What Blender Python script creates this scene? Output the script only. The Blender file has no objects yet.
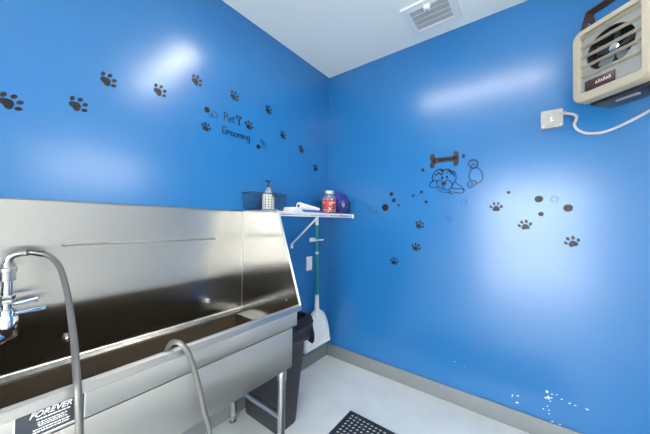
import bpy, bmesh, math, random
from mathutils import Vector, Matrix, Quaternion
random.seed(7)
S = bpy.context.scene
COL = S.collection
PI = math.pi

# ------------------------------------------------------------------ materials
def mat(name, color, rough=.5, metal=0.0, spec=.5, emit=None, estr=0, noise=None, bump=None, coat=0, trans=0, ior=1.45, alpha=1, stretch=None):
    m = bpy.data.materials.new(name); m.use_nodes = True
    nt = m.node_tree; N = nt.nodes; L = nt.links
    b = N['Principled BSDF']
    b.inputs['Base Color'].default_value = (*color, 1)
    b.inputs['Roughness'].default_value = rough
    b.inputs['Metallic'].default_value = metal
    b.inputs['Specular IOR Level'].default_value = spec
    b.inputs['IOR'].default_value = ior
    b.inputs['Coat Weight'].default_value = coat
    b.inputs['Transmission Weight'].default_value = trans
    b.inputs['Alpha'].default_value = alpha
    if emit:
        b.inputs['Emission Color'].default_value = (*emit, 1)
        b.inputs['Emission Strength'].default_value = estr
    tc = N.new('ShaderNodeTexCoord')
    mp = N.new('ShaderNodeMapping')
    L.new(tc.outputs['Object'], mp.inputs['Vector'])
    if stretch: mp.inputs['Scale'].default_value = stretch
    if noise:                        # (scale, other colour, low, high)
        sc, c2, lo, hi = noise
        n = N.new('ShaderNodeTexNoise'); n.inputs['Scale'].default_value = sc; n.inputs['Detail'].default_value = 6
        r = N.new('ShaderNodeMapRange'); r.inputs['From Min'].default_value = lo; r.inputs['From Max'].default_value = hi
        x = N.new('ShaderNodeMix'); x.data_type = 'RGBA'
        x.inputs[6].default_value = (*color, 1); x.inputs[7].default_value = (*c2, 1)
        L.new(mp.outputs[0], n.inputs['Vector']); L.new(n.outputs['Fac'], r.inputs['Value'])
        L.new(r.outputs['Result'], x.inputs[0]); L.new(x.outputs[2], b.inputs['Base Color'])
    if bump:                         # (scale, strength, distance)
        n = N.new('ShaderNodeTexNoise'); n.inputs['Scale'].default_value = bump[0]; n.inputs['Detail'].default_value = 3
        bp = N.new('ShaderNodeBump'); bp.inputs['Strength'].default_value = bump[1]; bp.inputs['Distance'].default_value = bump[2]
        L.new(mp.outputs[0], n.inputs['Vector']); L.new(n.outputs['Fac'], bp.inputs['Height']); L.new(bp.outputs[0], b.inputs['Normal'])
    return m

def add_specks(m, colour, scale, lo, hi):
    nt = m.node_tree; N = nt.nodes; L = nt.links; b = N['Principled BSDF']
    tc = N.new('ShaderNodeTexCoord'); n = N.new('ShaderNodeTexNoise'); n.inputs['Scale'].default_value = scale; n.inputs['Detail'].default_value = 2
    r = N.new('ShaderNodeMapRange'); r.inputs['From Min'].default_value = lo; r.inputs['From Max'].default_value = hi
    x = N.new('ShaderNodeMix'); x.data_type = 'RGBA'; x.inputs[7].default_value = (*colour, 1)
    old = b.inputs['Base Color'].links[0].from_socket
    L.new(tc.outputs['Object'], n.inputs['Vector']); L.new(n.outputs['Fac'], r.inputs['Value']); L.new(r.outputs[0], x.inputs[0])
    L.new(old, x.inputs[6]); L.new(x.outputs[2], b.inputs['Base Color'])

def steel(name, color, r0, r1, grain):                  # grain: direction in which the brushing blurs reflections
    m = mat(name, color, r0, 1.0)
    nt = m.node_tree; N = nt.nodes; L = nt.links; b = N['Principled BSDF']
    b.inputs['Anisotropic'].default_value = 1.0
    c = N.new('ShaderNodeCombineXYZ')
    for k in range(3): c.inputs[k].default_value = grain[k]
    L.new(c.outputs[0], b.inputs['Tangent'])
    tc = N.new('ShaderNodeTexCoord')
    n = N.new('ShaderNodeTexNoise'); n.inputs['Scale'].default_value = 2.2; n.inputs['Detail'].default_value = 7; n.inputs['Distortion'].default_value = .6
    r = N.new('ShaderNodeMapRange'); r.inputs['From Min'].default_value = .3; r.inputs['From Max'].default_value = .7
    r.inputs['To Min'].default_value = r0; r.inputs['To Max'].default_value = r1
    L.new(tc.outputs['Object'], n.inputs['Vector']); L.new(n.outputs['Fac'], r.inputs['Value']); L.new(r.outputs[0], b.inputs['Roughness'])
    return m

M = {}
M['blue'] = mat('blue satin wall paint', (.015, .150, .40), .245, spec=.85, bump=(130, .14, .002), noise=(1.3, (.018, .156, .42), .35, .7))
M['ceil'] = mat('white ceiling paint', (.73, .775, .765), .8, bump=(90, .1, .002))
M['beige'] = mat('off white wall paint', (.72, .705, .67), .5)
M['greywall'] = mat('grey wall paint', (.62, .615, .60), .5)
M['floor'] = mat('grey painted concrete', (.68, .705, .71), .38, noise=(5, (.60, .625, .635), .42, .72), bump=(30, .06, .003))
add_specks(M['floor'], (.33, .35, .35), 42, .70, .78)
M['basegrey'] = mat('grey vinyl baseboard', (.215, .232, .245), .45)
M['steel'] = steel('brushed stainless sheet', (.53, .518, .492), .17, .21, (1, 0, 0))
M['steel_end'] = steel('brushed stainless end sheet', (.47, .46, .445), .17, .21, (0, 1, 0))
M['rimsteel'] = mat('satin rim steel', (.54, .53, .51), .40, 1)
M['railsteel'] = mat('dull steel rod', (.36, .355, .34), .45, 1)
M['steel_apron'] = steel('matte brushed apron steel', (.50, .495, .48), .36, .44, (1, 0, 0))
M['steel_brown'] = mat('dull brown basin steel', (.135, .105, .072), .42, .55, noise=(9, (.13, .10, .07), .4, .65))  # browner, duller metal for the basin back and floor
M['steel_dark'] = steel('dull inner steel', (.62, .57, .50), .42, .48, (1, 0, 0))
M['hem'] = mat('polished stainless hem', (.78, .76, .72), .34, 1)
M['tube'] = mat('satin stainless tube', (.55, .55, .55), .3, 1)
M['chrome'] = mat('chrome', (.75, .76, .78), .1, 1)
M['lever'] = mat('steel blue lever', (.30, .40, .55), .25, .8)
M['hose'] = mat('grey braided hose', (.19, .185, .18), .38, .6, bump=(600, .4, .001))
M['crimp'] = mat('dark crimp', (.16, .15, .14), .3, .9)
M['vinyl'] = mat('black vinyl', (.004, .005, .008), .42)
M['bonebrown'] = mat('dark brown vinyl', (.035, .022, .016), .4)
M['chip'] = mat('exposed primer', (.80, .86, .90), .7)
M['white'] = mat('white plastic', (.80, .81, .82), .35)
M['whitecoat'] = mat('white epoxy wire', (.82, .83, .85), .35)
M['paper'] = mat('white paper', (.82, .81, .80), .8)
M['card'] = mat('brown cardboard', (.24, .10, .05), .8)
M['bluebox'] = mat('blue printed card', (.03, .10, .45), .4)
M['red'] = mat('red printed label', (.62, .06, .05), .4, noise=(45, (.85, .70, .66), .52, .6))
M['redplain'] = mat('red card', (.60, .06, .05), .4)
M['blackwire'] = mat('black coated wire', (.012, .018, .05), .4)
M['green'] = mat('green painted steel', (.005, .24, .17), .3)
M['binplastic'] = mat('dark grey bin plastic', (.028, .032, .038), .45, bump=(250, .1, .001))
M['liner'] = mat('black bin bag', (.008, .010, .022), .22)
M['rubber'] = mat('black rubber', (.018, .022, .034), .55)
M['hbeige'] = mat('beige enamel', (.36, .325, .255), .4)
M['hpanel'] = mat('pale grille panel', (.21, .225, .23), .5)
M['hdark'] = mat('dark enamel', (.02, .02, .024), .4)
M['hbrown'] = mat('brown bracket steel', (.05, .032, .024), .5)
M['hlabel'] = mat('dark brown nameplate', (.05, .028, .028), .35)
M['lettergrey'] = mat('silver lettering', (.55, .52, .50), .4)
M['fan'] = mat('dark fan blade', (.09, .11, .14), .3, .6)
M['galv'] = mat('galvanized steel', (.40, .39, .38), .5, .35, noise=(40, (.34, .335, .325), .4, .65))
M['cable'] = mat('pale grey cable', (.48, .465, .465), .45)
M['ventwhite'] = mat('white vent enamel', (.70, .725, .735), .45)
M['ventdark'] = mat('grey duct interior', (.40, .43, .44), .6)
M['stickdark'] = mat('charcoal sticker', (.035, .042, .055), .35)
M['stickwhite'] = mat('white sticker ink', (.80, .80, .80), .4)
M['bottle'] = mat('off white bottle', (.74, .72, .66), .35)
M['clear'] = mat('clear plastic', (.75, .85, .95), .08, trans=.75)
M['jarglass'] = mat('jar glass', (.9, .93, .96), .05, trans=.9)
M['beads'] = mat('pale treats', (.70, .55, .48), .6, noise=(60, (.85, .80, .74), .4, .6))
M['lid'] = mat('pale metal lid', (.66, .68, .68), .3, .6)
M['purple'] = mat('purple plastic bag', (.055, .045, .34), .22, noise=(14, (.02, .04, .20), .4, .65))
M['baglabel'] = mat('pale bag print', (.50, .55, .72), .4)
M['lamp'] = mat('lit diffuser', (.9, .9, .9), .5, emit=(1, .94, .85), estr=20)
M['trimwhite'] = mat('white trim paint', (.75, .75, .73), .4)
M['door'] = mat('grey door paint', (.45, .44, .42), .4)

def pane_mat():
    m = bpy.data.materials.new('window glass'); m.use_nodes = True
    N = m.node_tree.nodes; L = m.node_tree.links
    N.remove(N['Principled BSDF'])
    t = N.new('ShaderNodeBsdfTransparent'); g = N.new('ShaderNodeBsdfGlossy'); g.inputs['Roughness'].default_value = .02
    x = N.new('ShaderNodeMixShader'); x.inputs[0].default_value = .06
    L.new(t.outputs[0], x.inputs[1]); L.new(g.outputs[0], x.inputs[2]); L.new(x.outputs[0], N['Material Output'].inputs['Surface'])
    return m
M['pane'] = pane_mat()

# ------------------------------------------------------------------ mesh builder
def crspline(pts, n=8):
    P = [Vector(p) for p in pts]; out = []
    for i in range(len(P)-1):
        p0 = P[max(i-1, 0)]; p1 = P[i]; p2 = P[i+1]; p3 = P[min(i+2, len(P)-1)]
        for k in range(n):
            t = k/n
            out.append(.5*((2*p1)+(p2-p0)*t+(2*p0-5*p1+4*p2-p3)*t*t+(3*p1-p0-3*p2+p3)*t**3))
    out.append(P[-1]); return out

class MB:
    def __init__(s): s.bm = bmesh.new()
    def add(s, bm2, mtx=None):
        if mtx is not None: bm2.transform(mtx)
        me = bpy.data.meshes.new('t'); bm2.to_mesh(me); bm2.free(); s.bm.from_mesh(me); bpy.data.meshes.remove(me); return s
    def box(s, lo, hi, bev=0, seg=2, mtx=None):
        b = bmesh.new(); bmesh.ops.create_cube(b, size=1)
        lo = Vector(lo); hi = Vector(hi)
        for v in b.verts: v.co = Vector((lo[i]+(v.co[i]+.5)*(hi[i]-lo[i]) for i in range(3)))
        if bev: bmesh.ops.bevel(b, geom=b.edges[:], offset=bev, segments=seg, profile=.5, affect='EDGES')
        return s.add(b, mtx)
    def taper(s, lo, hi, dx, dy, bev=0, shift=(0, 0)):     # box whose top is wider by dx, dy each side
        b = bmesh.new(); bmesh.ops.create_cube(b, size=1)
        lo = Vector(lo); hi = Vector(hi)
        for v in b.verts:
            top = v.co.z > 0; sx = 1 if v.co.x > 0 else -1; sy = 1 if v.co.y > 0 else -1
            v.co = Vector((lo[i]+(v.co[i]+.5)*(hi[i]-lo[i]) for i in range(3)))
            if top: v.co.x += sx*dx+shift[0]; v.co.y += sy*dy+shift[1]
        if bev: bmesh.ops.bevel(b, geom=b.edges[:], offset=bev, segments=3, profile=.5, affect='EDGES')
        return s.add(b)
    def tube(s, pts, r, seg=10, closed=False, cap=True):
        P = [Vector(p) for p in pts]; n = len(P); R = r if isinstance(r, (list, tuple)) else [r]*n
        T = []
        for i in range(n):
            a = P[(i-1) % n] if closed else P[max(i-1, 0)]; c = P[(i+1) % n] if closed else P[min(i+1, n-1)]
            T.append((c-a).normalized())
        up = Vector((0, 0, 1)) if abs(T[0].z) < .9 else Vector((1, 0, 0))
        u = T[0].cross(up).normalized(); rings = []
        for i in range(n):
            u = (u-T[i]*u.dot(T[i])).normalized(); w = T[i].cross(u)
            rings.append([s.bm.verts.new(P[i]+(u*math.cos(2*PI*k/seg)+w*math.sin(2*PI*k/seg))*R[i]) for k in range(seg)])
        for i in range(n if closed else n-1):
            a = rings[i]; c = rings[(i+1) % n]
            for k in range(seg): s.bm.faces.new((a[k], a[(k+1) % seg], c[(k+1) % seg], c[k]))
        if cap and not closed: s.bm.faces.new(rings[0][::-1]); s.bm.faces.new(rings[-1])
        return s
    def lathe(s, prof, seg=24, mtx=None):                   # prof: (r, z) from bottom to top, around z
        b = bmesh.new(); rings = []
        for r, z in prof:
            if r < 1e-6: rings.append([b.verts.new((0, 0, z))])
            else: rings.append([b.verts.new((r*math.cos(2*PI*k/seg), r*math.sin(2*PI*k/seg), z)) for k in range(seg)])
        for a, c in zip(rings, rings[1:]):
            for k in range(seg):
                k2 = (k+1) % seg
                if len(a) == 1 and len(c) == 1: continue
                if len(a) == 1: b.faces.new((a[0], c[k2], c[k]))
                elif len(c) == 1: b.faces.new((a[k], a[k2], c[0]))
                else: b.faces.new((a[k], a[k2], c[k2], c[k]))
        return s.add(b, mtx)
    def prism(s, poly, fr, d0, d1):                          # poly in a frame fr(u, v, depth)
        a = [s.bm.verts.new(fr(u, v, d0)) for u, v in poly]; c = [s.bm.verts.new(fr(u, v, d1)) for u, v in poly]
        n = len(poly)
        s.bm.faces.new(a); s.bm.faces.new(c[::-1])
        for i in range(n): s.bm.faces.new((a[i], c[i], c[(i+1) % n], a[(i+1) % n]))
        return s
    def ringprism(s, outer, inner, fr, d0, d1):              # same count
        n = len(outer)
        V = [[s.bm.verts.new(fr(u, v, d)) for u, v in p] for d in (d0, d1) for p in (outer, inner)]
        oa, ia, ob, ib = V
        for i in range(n):
            j = (i+1) % n
            for q in ((oa[i], oa[j], ia[j], ia[i]), (ob[j], ob[i], ib[i], ib[j]), (oa[j], oa[i], ob[i], ob[j]), (ia[i], ia[j], ib[j], ib[i])): s.bm.faces.new(q)
        return s
    def sheet(s, prof, x0, x1, t):                           # bent sheet: (y, z) profile swept along x, thickness t
        P = [Vector((0, y, z)) for y, z in prof]; off = []
        for i in range(len(P)):
            d = (P[min(i+1, len(P)-1)]-P[max(i-1, 0)]).normalized(); off.append(P[i]+Vector((0, -d.z, d.y))*t)
        loop = [(p.y, p.z) for p in P]+[(p.y, p.z) for p in off[::-1]]
        n = len(loop); a = [s.bm.verts.new((x0, y, z)) for y, z in loop]; c = [s.bm.verts.new((x1, y, z)) for y, z in loop]
        for i in range(n): s.bm.faces.new((a[i], c[i], c[(i+1) % n], a[(i+1) % n]))
        m_ = len(P)
        for i in range(m_-1):
            for q in (a, c): s.bm.faces.new((q[i], q[i+1], q[n-2-i], q[n-1-i]))
        return s
    def build(s, name, m, parent=None, smooth=True, loc=None):
        bmesh.ops.recalc_face_normals(s.bm, faces=s.bm.faces)
        me = bpy.data.meshes.new(name); s.bm.to_mesh(me); s.bm.free()
        me.materials.append(M[m] if isinstance(m, str) else m)
        if smooth:
            me.shade_smooth(); me.set_sharp_from_angle(angle=math.radians(35))
        o = bpy.data.objects.new(name, me); COL.objects.link(o)
        if parent is not None: o.parent = parent
        if loc is not None: o.location = loc
        return o

def cyl_between(mb, a, b, r, seg=14): return mb.tube([a, b], r, seg)
def tag(o, label, cat, group=None):
    o['label'] = label; o['category'] = cat
    if group: o['group'] = group
    return o
def thing(name, label, cat, loc=(0, 0, 0), rz=0, group=None):
    o = bpy.data.objects.new(name, None); o.empty_display_size = .05; COL.objects.link(o)
    o.location = loc; o.rotation_euler = (0, 0, rz)
    return tag(o, label, cat, group)
def struct(o): o['kind'] = 'structure'; return o
def circ(cu, cv, ru, rv=None, n=20, rot=0):
    rv = ru if rv is None else rv; out = []
    for k in range(n):
        a = 2*PI*k/n; x = ru*math.cos(a); y = rv*math.sin(a)
        out.append((cu+x*math.cos(rot)-y*math.sin(rot), cv+x*math.sin(rot)+y*math.cos(rot)))
    return out
def rrect(u0, v0, u1, v1, r, n=6):
    out = []
    for cx, cy, a0 in ((u1-r, v1-r, 0), (u0+r, v1-r, PI/2), (u0+r, v0+r, PI), (u1-r, v0+r, 1.5*PI)):
        for k in range(n+1):
            a = a0+PI/2*k/n; out.append((cx+r*math.cos(a), cy+r*math.sin(a)))
    return out
def text_mesh(txt, size, shear=0, spacing=1, bold=0):
    cu = bpy.data.curves.new('lettering', 'FONT'); cu.body = txt; cu.size = size; cu.shear = shear; cu.space_character = spacing; cu.offset = bold
    o = bpy.data.objects.new('lettering', cu); COL.objects.link(o)
    bpy.context.view_layer.update()
    dg = bpy.context.evaluated_depsgraph_get()
    me = bpy.data.meshes.new_from_object(o.evaluated_get(dg))
    bpy.data.objects.remove(o); bpy.data.curves.remove(cu)
    return me

# ------------------------------------------------------------------ the room  (corner of the two blue walls = origin)
H = 2.74; XF = -3.5; YR = -2.75
def slab(name, lo, hi, m): return struct(MB().box(lo, hi).build(name, m, smooth=False))
slab('floor', (XF-.1, YR-.1, -.1), (.1, .1, 0), 'floor')
slab('ceiling', (XF-.1, YR-.1, H), (.1, .1, H+.1), 'ceil')
slab('wall_left', (XF-.1, 0, 0), (.1, .1, H), 'blue')
wall_right = slab('wall_right', (0, YR-.1, 0), (.1, 0, H), 'blue')
# far wall (behind the left end of the tub) with a window, rear wall with a door and a window
def wall_with_hole(name, axis, c0, c1, a0, a1, h, m):
    b = MB()
    def bx(u0, v0, u1, v1):
        if u1 <= u0 or v1 <= v0: return
        if axis == 'x': b.box((c0, u0, v0), (c1, u1, v1))
        else: b.box((u0, c0, v0), (u1, c1, v1))
    u0, v0, u1, v1 = h
    bx(a0, 0, u0, H); bx(u1, 0, a1, H); bx(u0, 0, u1, v0); bx(u0, v1, u1, H)
    return struct(b.build(name, m, smooth=False))
W1 = (-2.35, .06, -.9, 2.05)
wall_with_hole('wall_far', 'x', XF-.1, XF, YR, 0, W1, 'greywall')
W2 = (-1.75, 1.75, -.7, 2.12)
wall_with_hole('wall_rear', 'y', YR-.1, YR, XF, 0, W2, 'beige')
def window(name, axis, c, h, wall):
    u0, v0, u1, v1 = h; fr = (lambda u, v, d: (c+d, u, v)) if axis == 'x' else (lambda u, v, d: (u, c+d, v))
    w = struct(MB().ringprism(rrect(u0-.05, v0-.05, u1+.05, v1+.05, .004, 1), rrect(u0+.03, v0+.03, u1-.03, v1-.03, .004, 1), fr, -.02, .02).build(name, 'trimwhite', smooth=False))
    MB().prism([(u0+.03, v0+.03), (u1-.03, v0+.03), (u1-.03, v1-.03), (u0+.03, v1-.03)], fr, -.004, .004).build('window_pane', 'pane', w, smooth=False)
    b = MB(); vm = (v0+v1)/2
    b.prism([(u0+.03, vm-.02), (u1-.03, vm-.02), (u1-.03, vm+.02), (u0+.03, vm+.02)], fr, -.015, .015)
    b.build('window_bar', 'trimwhite', w, smooth=False)
    return w
window('window_1', 'x', XF-.05, W1, None)
window('window_2', 'y', YR-.05, W2, None)
# baseboards
def baseb(name, lo, hi): return struct(MB().box(lo, hi, .003, 2).build(name, 'basegrey'))
baseb('baseboard_right', (-.012, YR+.001, 0), (-.0005, -.013, .112))
baseb('baseboard_left', (XF+.001, -.012, 0), (-.0005, -.0005, .112))

# chipped paint near the foot of the right wall, worn specks on the floor
FR = lambda u, v, d: (-d, -u, v)          # right wall frame: u runs along the wall to the right, v up, d out from the wall
FL = lambda u, v, d: (u, -d, v)           # left wall frame
def blob(u, v, a, b, rot, n=9, j=.3): return [(u+(p[0])*1.0, v+p[1]) for p in [((q[0])*(1+random.uniform(-j, j)), q[1]*(1+random.uniform(-j, j))) for q in circ(0, 0, a, b, n, rot)]]
b = MB()
for u, v, a, c, r in [(1.502, .197, .008, .005, .3), (1.53, .203, .009, .006, 0), (1.526, .159, .013, .007, .2), (1.500, .186, .005, .003, 0),
                      (1.673, .286, .012, .012, 0), (1.681, .252, .009, .018, .2), (1.669, .247, .010, .006, 0), (1.694, .257, .011, .005, .4), (1.697, .281, .008, .004, 0), (1.69, .235, .007, .004, 0),
                      (1.72, .286, .006, .003, 0), (1.741, .268, .008, .004, .2), (1.776, .258, .012, .004, .3), (1.80, .256, .009, .003, 0), (1.85, .255, .012, .004, -.4),
                      (1.657, .176, .006, .004, 0), (1.683, .178, .006, .005, 0), (1.684, .158, .007, .004, 0), (1.676, .2, .003, .008, 0), (1.699, .119, .011, .004, .3), (1.733, .116, .011, .005, .2),
                      (1.16, .30, .005, .003, 0), (1.22, .285, .004, .003, 0)]:
    b.prism(blob(u, v, a*.6, c*.6, r), FR, .0002, .0006)
b.build('chipped_paint', 'chip', wall_right, smooth=False)['kind'] = 'structure'

# ------------------------------------------------------------------ wall decals
E0, E1 = -.0002, .0010
PAD = crspline([(-.021, -.020), (-.012, -.026), (0, -.0235), (.012, -.026), (.021, -.020), (.020, -.008), (.010, .006), (0, .010), (-.010, .006), (-.020, -.008), (-.021, -.020)], 4)
PAD = [(p.x, p.y) for p in [Vector((q[0], q[1], 0)) for q in PAD][:-1]]
TOES = [(-.029, .004, .35), (-.012, .024, .12), (.012, .024, -.12), (.029, .004, -.35)]
def crsp2(pts, n=6): return [(p.x, p.y) for p in crspline([(a, c, 0) for a, c in pts], n)]
def paw(fr, u, v, deg, label, group, s=1.0):
    t = thing('paw_print_decal', label, 'wall decal', fr(u, v, 0), 0, group)
    a = -math.radians(deg)                  # degrees clockwise from pointing up
    o0 = Vector(fr(u, v, 0))
    def g(x, y, d): return tuple(Vector(fr(u+s*(x*math.cos(a)-y*math.sin(a)), v+s*(x*math.sin(a)+y*math.cos(a)), d))-o0)
    MB().prism(PAD, g, E0, E1).build('pad', 'vinyl', t, smooth=False)
    for x, y, r in TOES: MB().prism(circ(x, y, .0078, .0115, 14, r), g, E0, E1).build('toe', 'vinyl', t, smooth=False)
    return t
g1 = 'paw prints trailing across the blue wall above the tub'
trail = [(-2.055, 1.755, 48, 'black paw print decal at the far left, cut by the picture edge, above the tub'),
         (-1.862, 1.813, 45, 'black paw print decal above the tub, lowest of the left half of the arching trail'),
         (-1.758, 1.967, 45, 'black paw print decal above the tub, on dark blue paint left of the light glare'),
         (-1.535, 2.004, 45, 'brownish black paw print decal at the lower edge of the light glare'),
         (-1.335, 2.144, 42, 'black paw print decal at the right edge of the light glare, above the two bubbles'),
         (-1.076, 2.149, 45, 'black paw print decal straight above the word Pet'),
         (-.777, 2.155, 42, 'black paw print decal up right of the lettering, where the trail starts to descend'),
         (-.622, 2.003, 45, 'black paw print decal in the descending run, right of the bubbles by the lettering'),
         (-.405, 1.933, 38, 'black paw print decal in the descending run, second from the corner'),
         (-.202, 1.803, 20, 'black paw print decal nearest the corner, lowest of the descending run')]
for u, v, d, l in trail: paw(FL, u, v, d, l, g1, 1.0)
g2 = 'paw prints beside the pet grooming lettering'
paw(FL, -.953, 1.984, 15, 'black paw print decal right of the scissors in the lettering', g2, 1.0)
paw(FL, -1.271, 1.882, 15, 'small black paw print decal left of the word Grooming', g2, .85)
g3 = 'paw prints on the right hand blue wall'
for u, v, d, l in [(.900, 1.285, 35, 'black paw print decal under the dog face, topmost of the three climbing prints'),
                   (.873, 1.107, 22, 'black paw print decal, middle of the three climbing prints on the right wall'),
                   (.694, .978, 12, 'black paw print decal, lowest of the three climbing prints near the shelf end')]: paw(FR, u, v, d, l, g3, 1.0)
for u, v, d, l in [(1.412, 1.414, 0, 'grey looking paw print decal in the glare, nearest the dog drawing'),
                   (1.568, 1.294, -12, 'black paw print decal in the glare, middle of the three descending to the right'),
                   (1.79, 1.20, -20, 'black paw print decal furthest right on the wall, lowest of the three descending')]: paw(FR, u, v, d, l, g3, 1.0)
def disc(fr, u, v, r, label, group): 
    o0 = Vector(fr(u, v, 0)); f = lambda x, y, d: tuple(Vector(fr(x, y, d))-o0)
    return tag(MB().prism(circ(u, v, r, n=28), f, E0, E1).build('bubble_dot_decal', 'vinyl', None, False, o0), label, 'wall decal', group)
def ring(fr, u, v, r, label, group, w=.003):
    o0 = Vector(fr(u, v, 0)); f = lambda x, y, d: tuple(Vector(fr(x, y, d))-o0)
    return tag(MB().ringprism(circ(u, v, r, n=28), circ(u, v, r-w, n=28), f, E0, E1).build('bubble_ring_decal', 'vinyl', None, False, o0), label, 'wall decal', group)
gb = 'bubble decals beside the pet grooming lettering'
disc(FL, -1.266, 1.992, .018, 'solid black bubble decal above left of the word Pet', gb)
ring(FL, -1.215, 1.977, .020, 'thin outlined bubble decal overlapping left of the word Pet', gb)
ring(FL, -1.243, 1.962, .011, 'tiny outlined bubble decal under the solid bubble left of Pet', gb)
disc(FL, -.867, 1.853, .018, 'solid black bubble decal right below the end of Grooming', gb)
ring(FL, -.815, 1.872, .020, 'larger outlined bubble decal right of the word Grooming', gb)
ring(FL, -.838, 1.902, .012, 'tiny outlined bubble decal above the pair at the end of Grooming', gb)
gr = 'bubble decals on the right hand wall'
disc(FR, .611, 1.430, .030, 'largest solid black bubble decal, left of the dog drawing', gr)
disc(FR, .665, 1.543, .017, 'solid black bubble decal, topmost of the cluster above the largest bubble', gr)
disc(FR, .688, 1.489, .018, 'solid black bubble decal between the topmost one and the largest bubble', gr)
disc(FR, .730, 1.447, .011, 'small black bubble decal just right of the largest bubble', gr)
disc(FR, .851, 1.521, .011, 'small black bubble decal, left one of the trio under the dog face', gr)
disc(FR, .915, 1.546, .012, 'small black bubble decal, highest of the trio under the dog face', gr)
disc(FR, .952, 1.467, .012, 'small black bubble decal, lowest of the trio under the dog face', gr)
ring(FR, .468, 1.416, .020, 'outlined bubble decal furthest left on the right wall, close to the shelf', gr)
ring(FR, .520, 1.393, .015, 'tiny outlined bubble decal between the shelf and the largest bubble', gr)
ring(FR, 1.217, 1.456, .020, 'outlined bubble decal under the drawn dog hind leg', gr)
ring(FR, 1.121, 1.334, .018, 'outlined bubble decal alone, right of the topmost climbing paw', gr)
disc(FR, 1.481, 1.510, .010, 'small grey bubble decal in the glare above the nearest paw to the dog', gr)
disc(FR, 1.637, 1.460, .021, 'solid grey bubble decal left of the faint ring in the glare', gr)
disc(FR, 1.647, 1.367, .014, 'smaller grey bubble decal under the solid one in the glare', gr)
ring(FR, 1.711, 1.457, .019, 'faint outlined bubble decal between two solid bubbles in the glare', gr)
disc(FR, 1.772, 1.401, .022, 'solid bubble decal furthest right, above the lowest right paw', gr)
gd = 'drop decals around the bone'
def drop(u, v, rot, label):
    o0 = Vector(FR(u, v, 0)); f = lambda x, y, d: tuple(Vector(FR(u+x*math.cos(rot)-y*math.sin(rot), v+x*math.sin(rot)+y*math.cos(rot), d))-o0)
    return tag(MB().prism(crsp2([(-.014, -.006), (0, -.012), (.012, -.004), (.010, .008), (.0, .020), (-.006, .008), (-.014, -.006)])[:-1], f, E0, E1).build('drop_decal', 'vinyl', None, False, o0), label, 'wall decal', gd)
drop(1.213, 1.787, .2, 'black drop shaped decal right of the bone')
drop(.926, 1.717, .7, 'black drop shaped decal at the lower left of the bone')

def strokes(mb, lines, f, w, d0=E0, d1=E1):           # ribbons of width w along polylines
    for ln in lines:
        P = [Vector((a, c)) for a, c in ln]
        for i in range(len(P)-1):
            t = (P[i+1]-P[i])
            if t.length < 1e-6: continue
            t.normalize(); n = Vector((-t.y, t.x))*w/2; e = t*w*.35
            a = P[i]-e; c = P[i+1]+e
            q = [(a+n), (a-n), (c-n), (c+n)]
            mb.prism([(p.x, p.y) for p in q], f, d0+random.uniform(0, .0001), d1)
    return mb
# lettering  Pet / Grooming in thin hand drawn capitals
t = thing('wall_lettering', 'thin black hand drawn lettering reading Pet Grooming on the blue wall', 'wall lettering', FL(-1.16, 1.86, 0))
LO = Vector(FL(-1.16, 1.86, 0)); lf = lambda x, y, d: tuple(Vector(FL(x, y, d))-LO)
def arc(cx, cy, rx, ry, a0, a1, n=12): return [(cx+rx*math.cos(math.radians(a0+(a1-a0)*k/n)), cy+ry*math.sin(math.radians(a0+(a1-a0)*k/n))) for k in range(n+1)]
def letter(ch, x, y, h):                               # x left, y baseline, h cap height; returns strokes, advance
    xh = h*.55; r = xh/2; rx = r*.82
    if ch == 'P': return [[(x, y), (x-.001, y+h)], [(x-.004, y+h)]+arc(x+.008, y+h*.76, h*.36, h*.24, 90, -90)+[(x, y+h*.52)]], .033
    if ch == 'G': return [arc(x+h*.34, y+h*.5, h*.36, h*.5, 50, 335)+[(x+h*.68, y+h*.46), (x+h*.40, y+h*.46)]], h*.84
    if ch == 'e': return [[(x, y+r)]+[(x+2*rx, y+r*1.1)]+arc(x+rx, y+r, rx, r, 10, 320)], 2*rx+.005
    if ch == 't': return [[(x+.009, y+h*.95), (x+.010, y+h*.12), (x+.018, y)], [(x-.002, y+h*.62), (x+.022, y+h*.64)]], .02
    if ch == 'o': return [arc(x+rx, y+r, rx, r, 0, 360, 16)], 2*rx+.006
    if ch == 'r': return [[(x, y), (x, y+xh)], arc(x+.010, y+xh*.62, .010, xh*.36, 180, 40, 6)], .020
    if ch == 'i': return [[(x, y), (x, y+xh)], [(x, y+xh*1.45), (x+.0005, y+xh*1.55)]], .009
    if ch == 'n': return [[(x, y), (x, y+xh)], arc(x+.009, y+xh*.55, .009, xh*.45, 180, 0, 8)+[(x+.018, y)]], .025
    if ch == 'm': return [[(x, y), (x, y+xh)], arc(x+.008, y+xh*.55, .008, xh*.45, 180, 0, 8)+[(x+.016, y)], arc(x+.024, y+xh*.55, .008, xh*.45, 180, 0, 8)+[(x+.032, y)]], .039
    if ch == 'g': return [arc(x+rx, y+r, rx, r, 0, 360, 16), [(x+2*rx, y+xh), (x+2*rx, y-h*.22)]+arc(x+rx, y-h*.22, rx, h*.16, 0, -160, 8)], 2*rx+.006
for word, x, y, h in (('Pet', -1.146, 1.966, .049), ('Grooming', -1.160, 1.876, .048)):
    for ch in word:
        st, adv = letter(ch, x, y, h)
        strokes(MB(), [[(-1.16+(a+1.16)*(.93 if word == 'Pet' else 1.04), c) for a, c in ln_] for ln_ in st], lf, .0055).build('letter', 'vinyl', t, smooth=False); x += adv*(1.02 if word == 'Pet' else .98)
b = MB(); strokes(b, [[(-1.048, 2.012), (-1.028, 1.962)], [(-1.028, 2.012), (-1.040, 1.966)], arc(-1.052, 2.019, .008, .007, 0, 360, 10), arc(-1.024, 2.020, .008, .007, 0, 360, 10)], lf, .0055)
b.build('scissors', 'vinyl', t, smooth=False)

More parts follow.
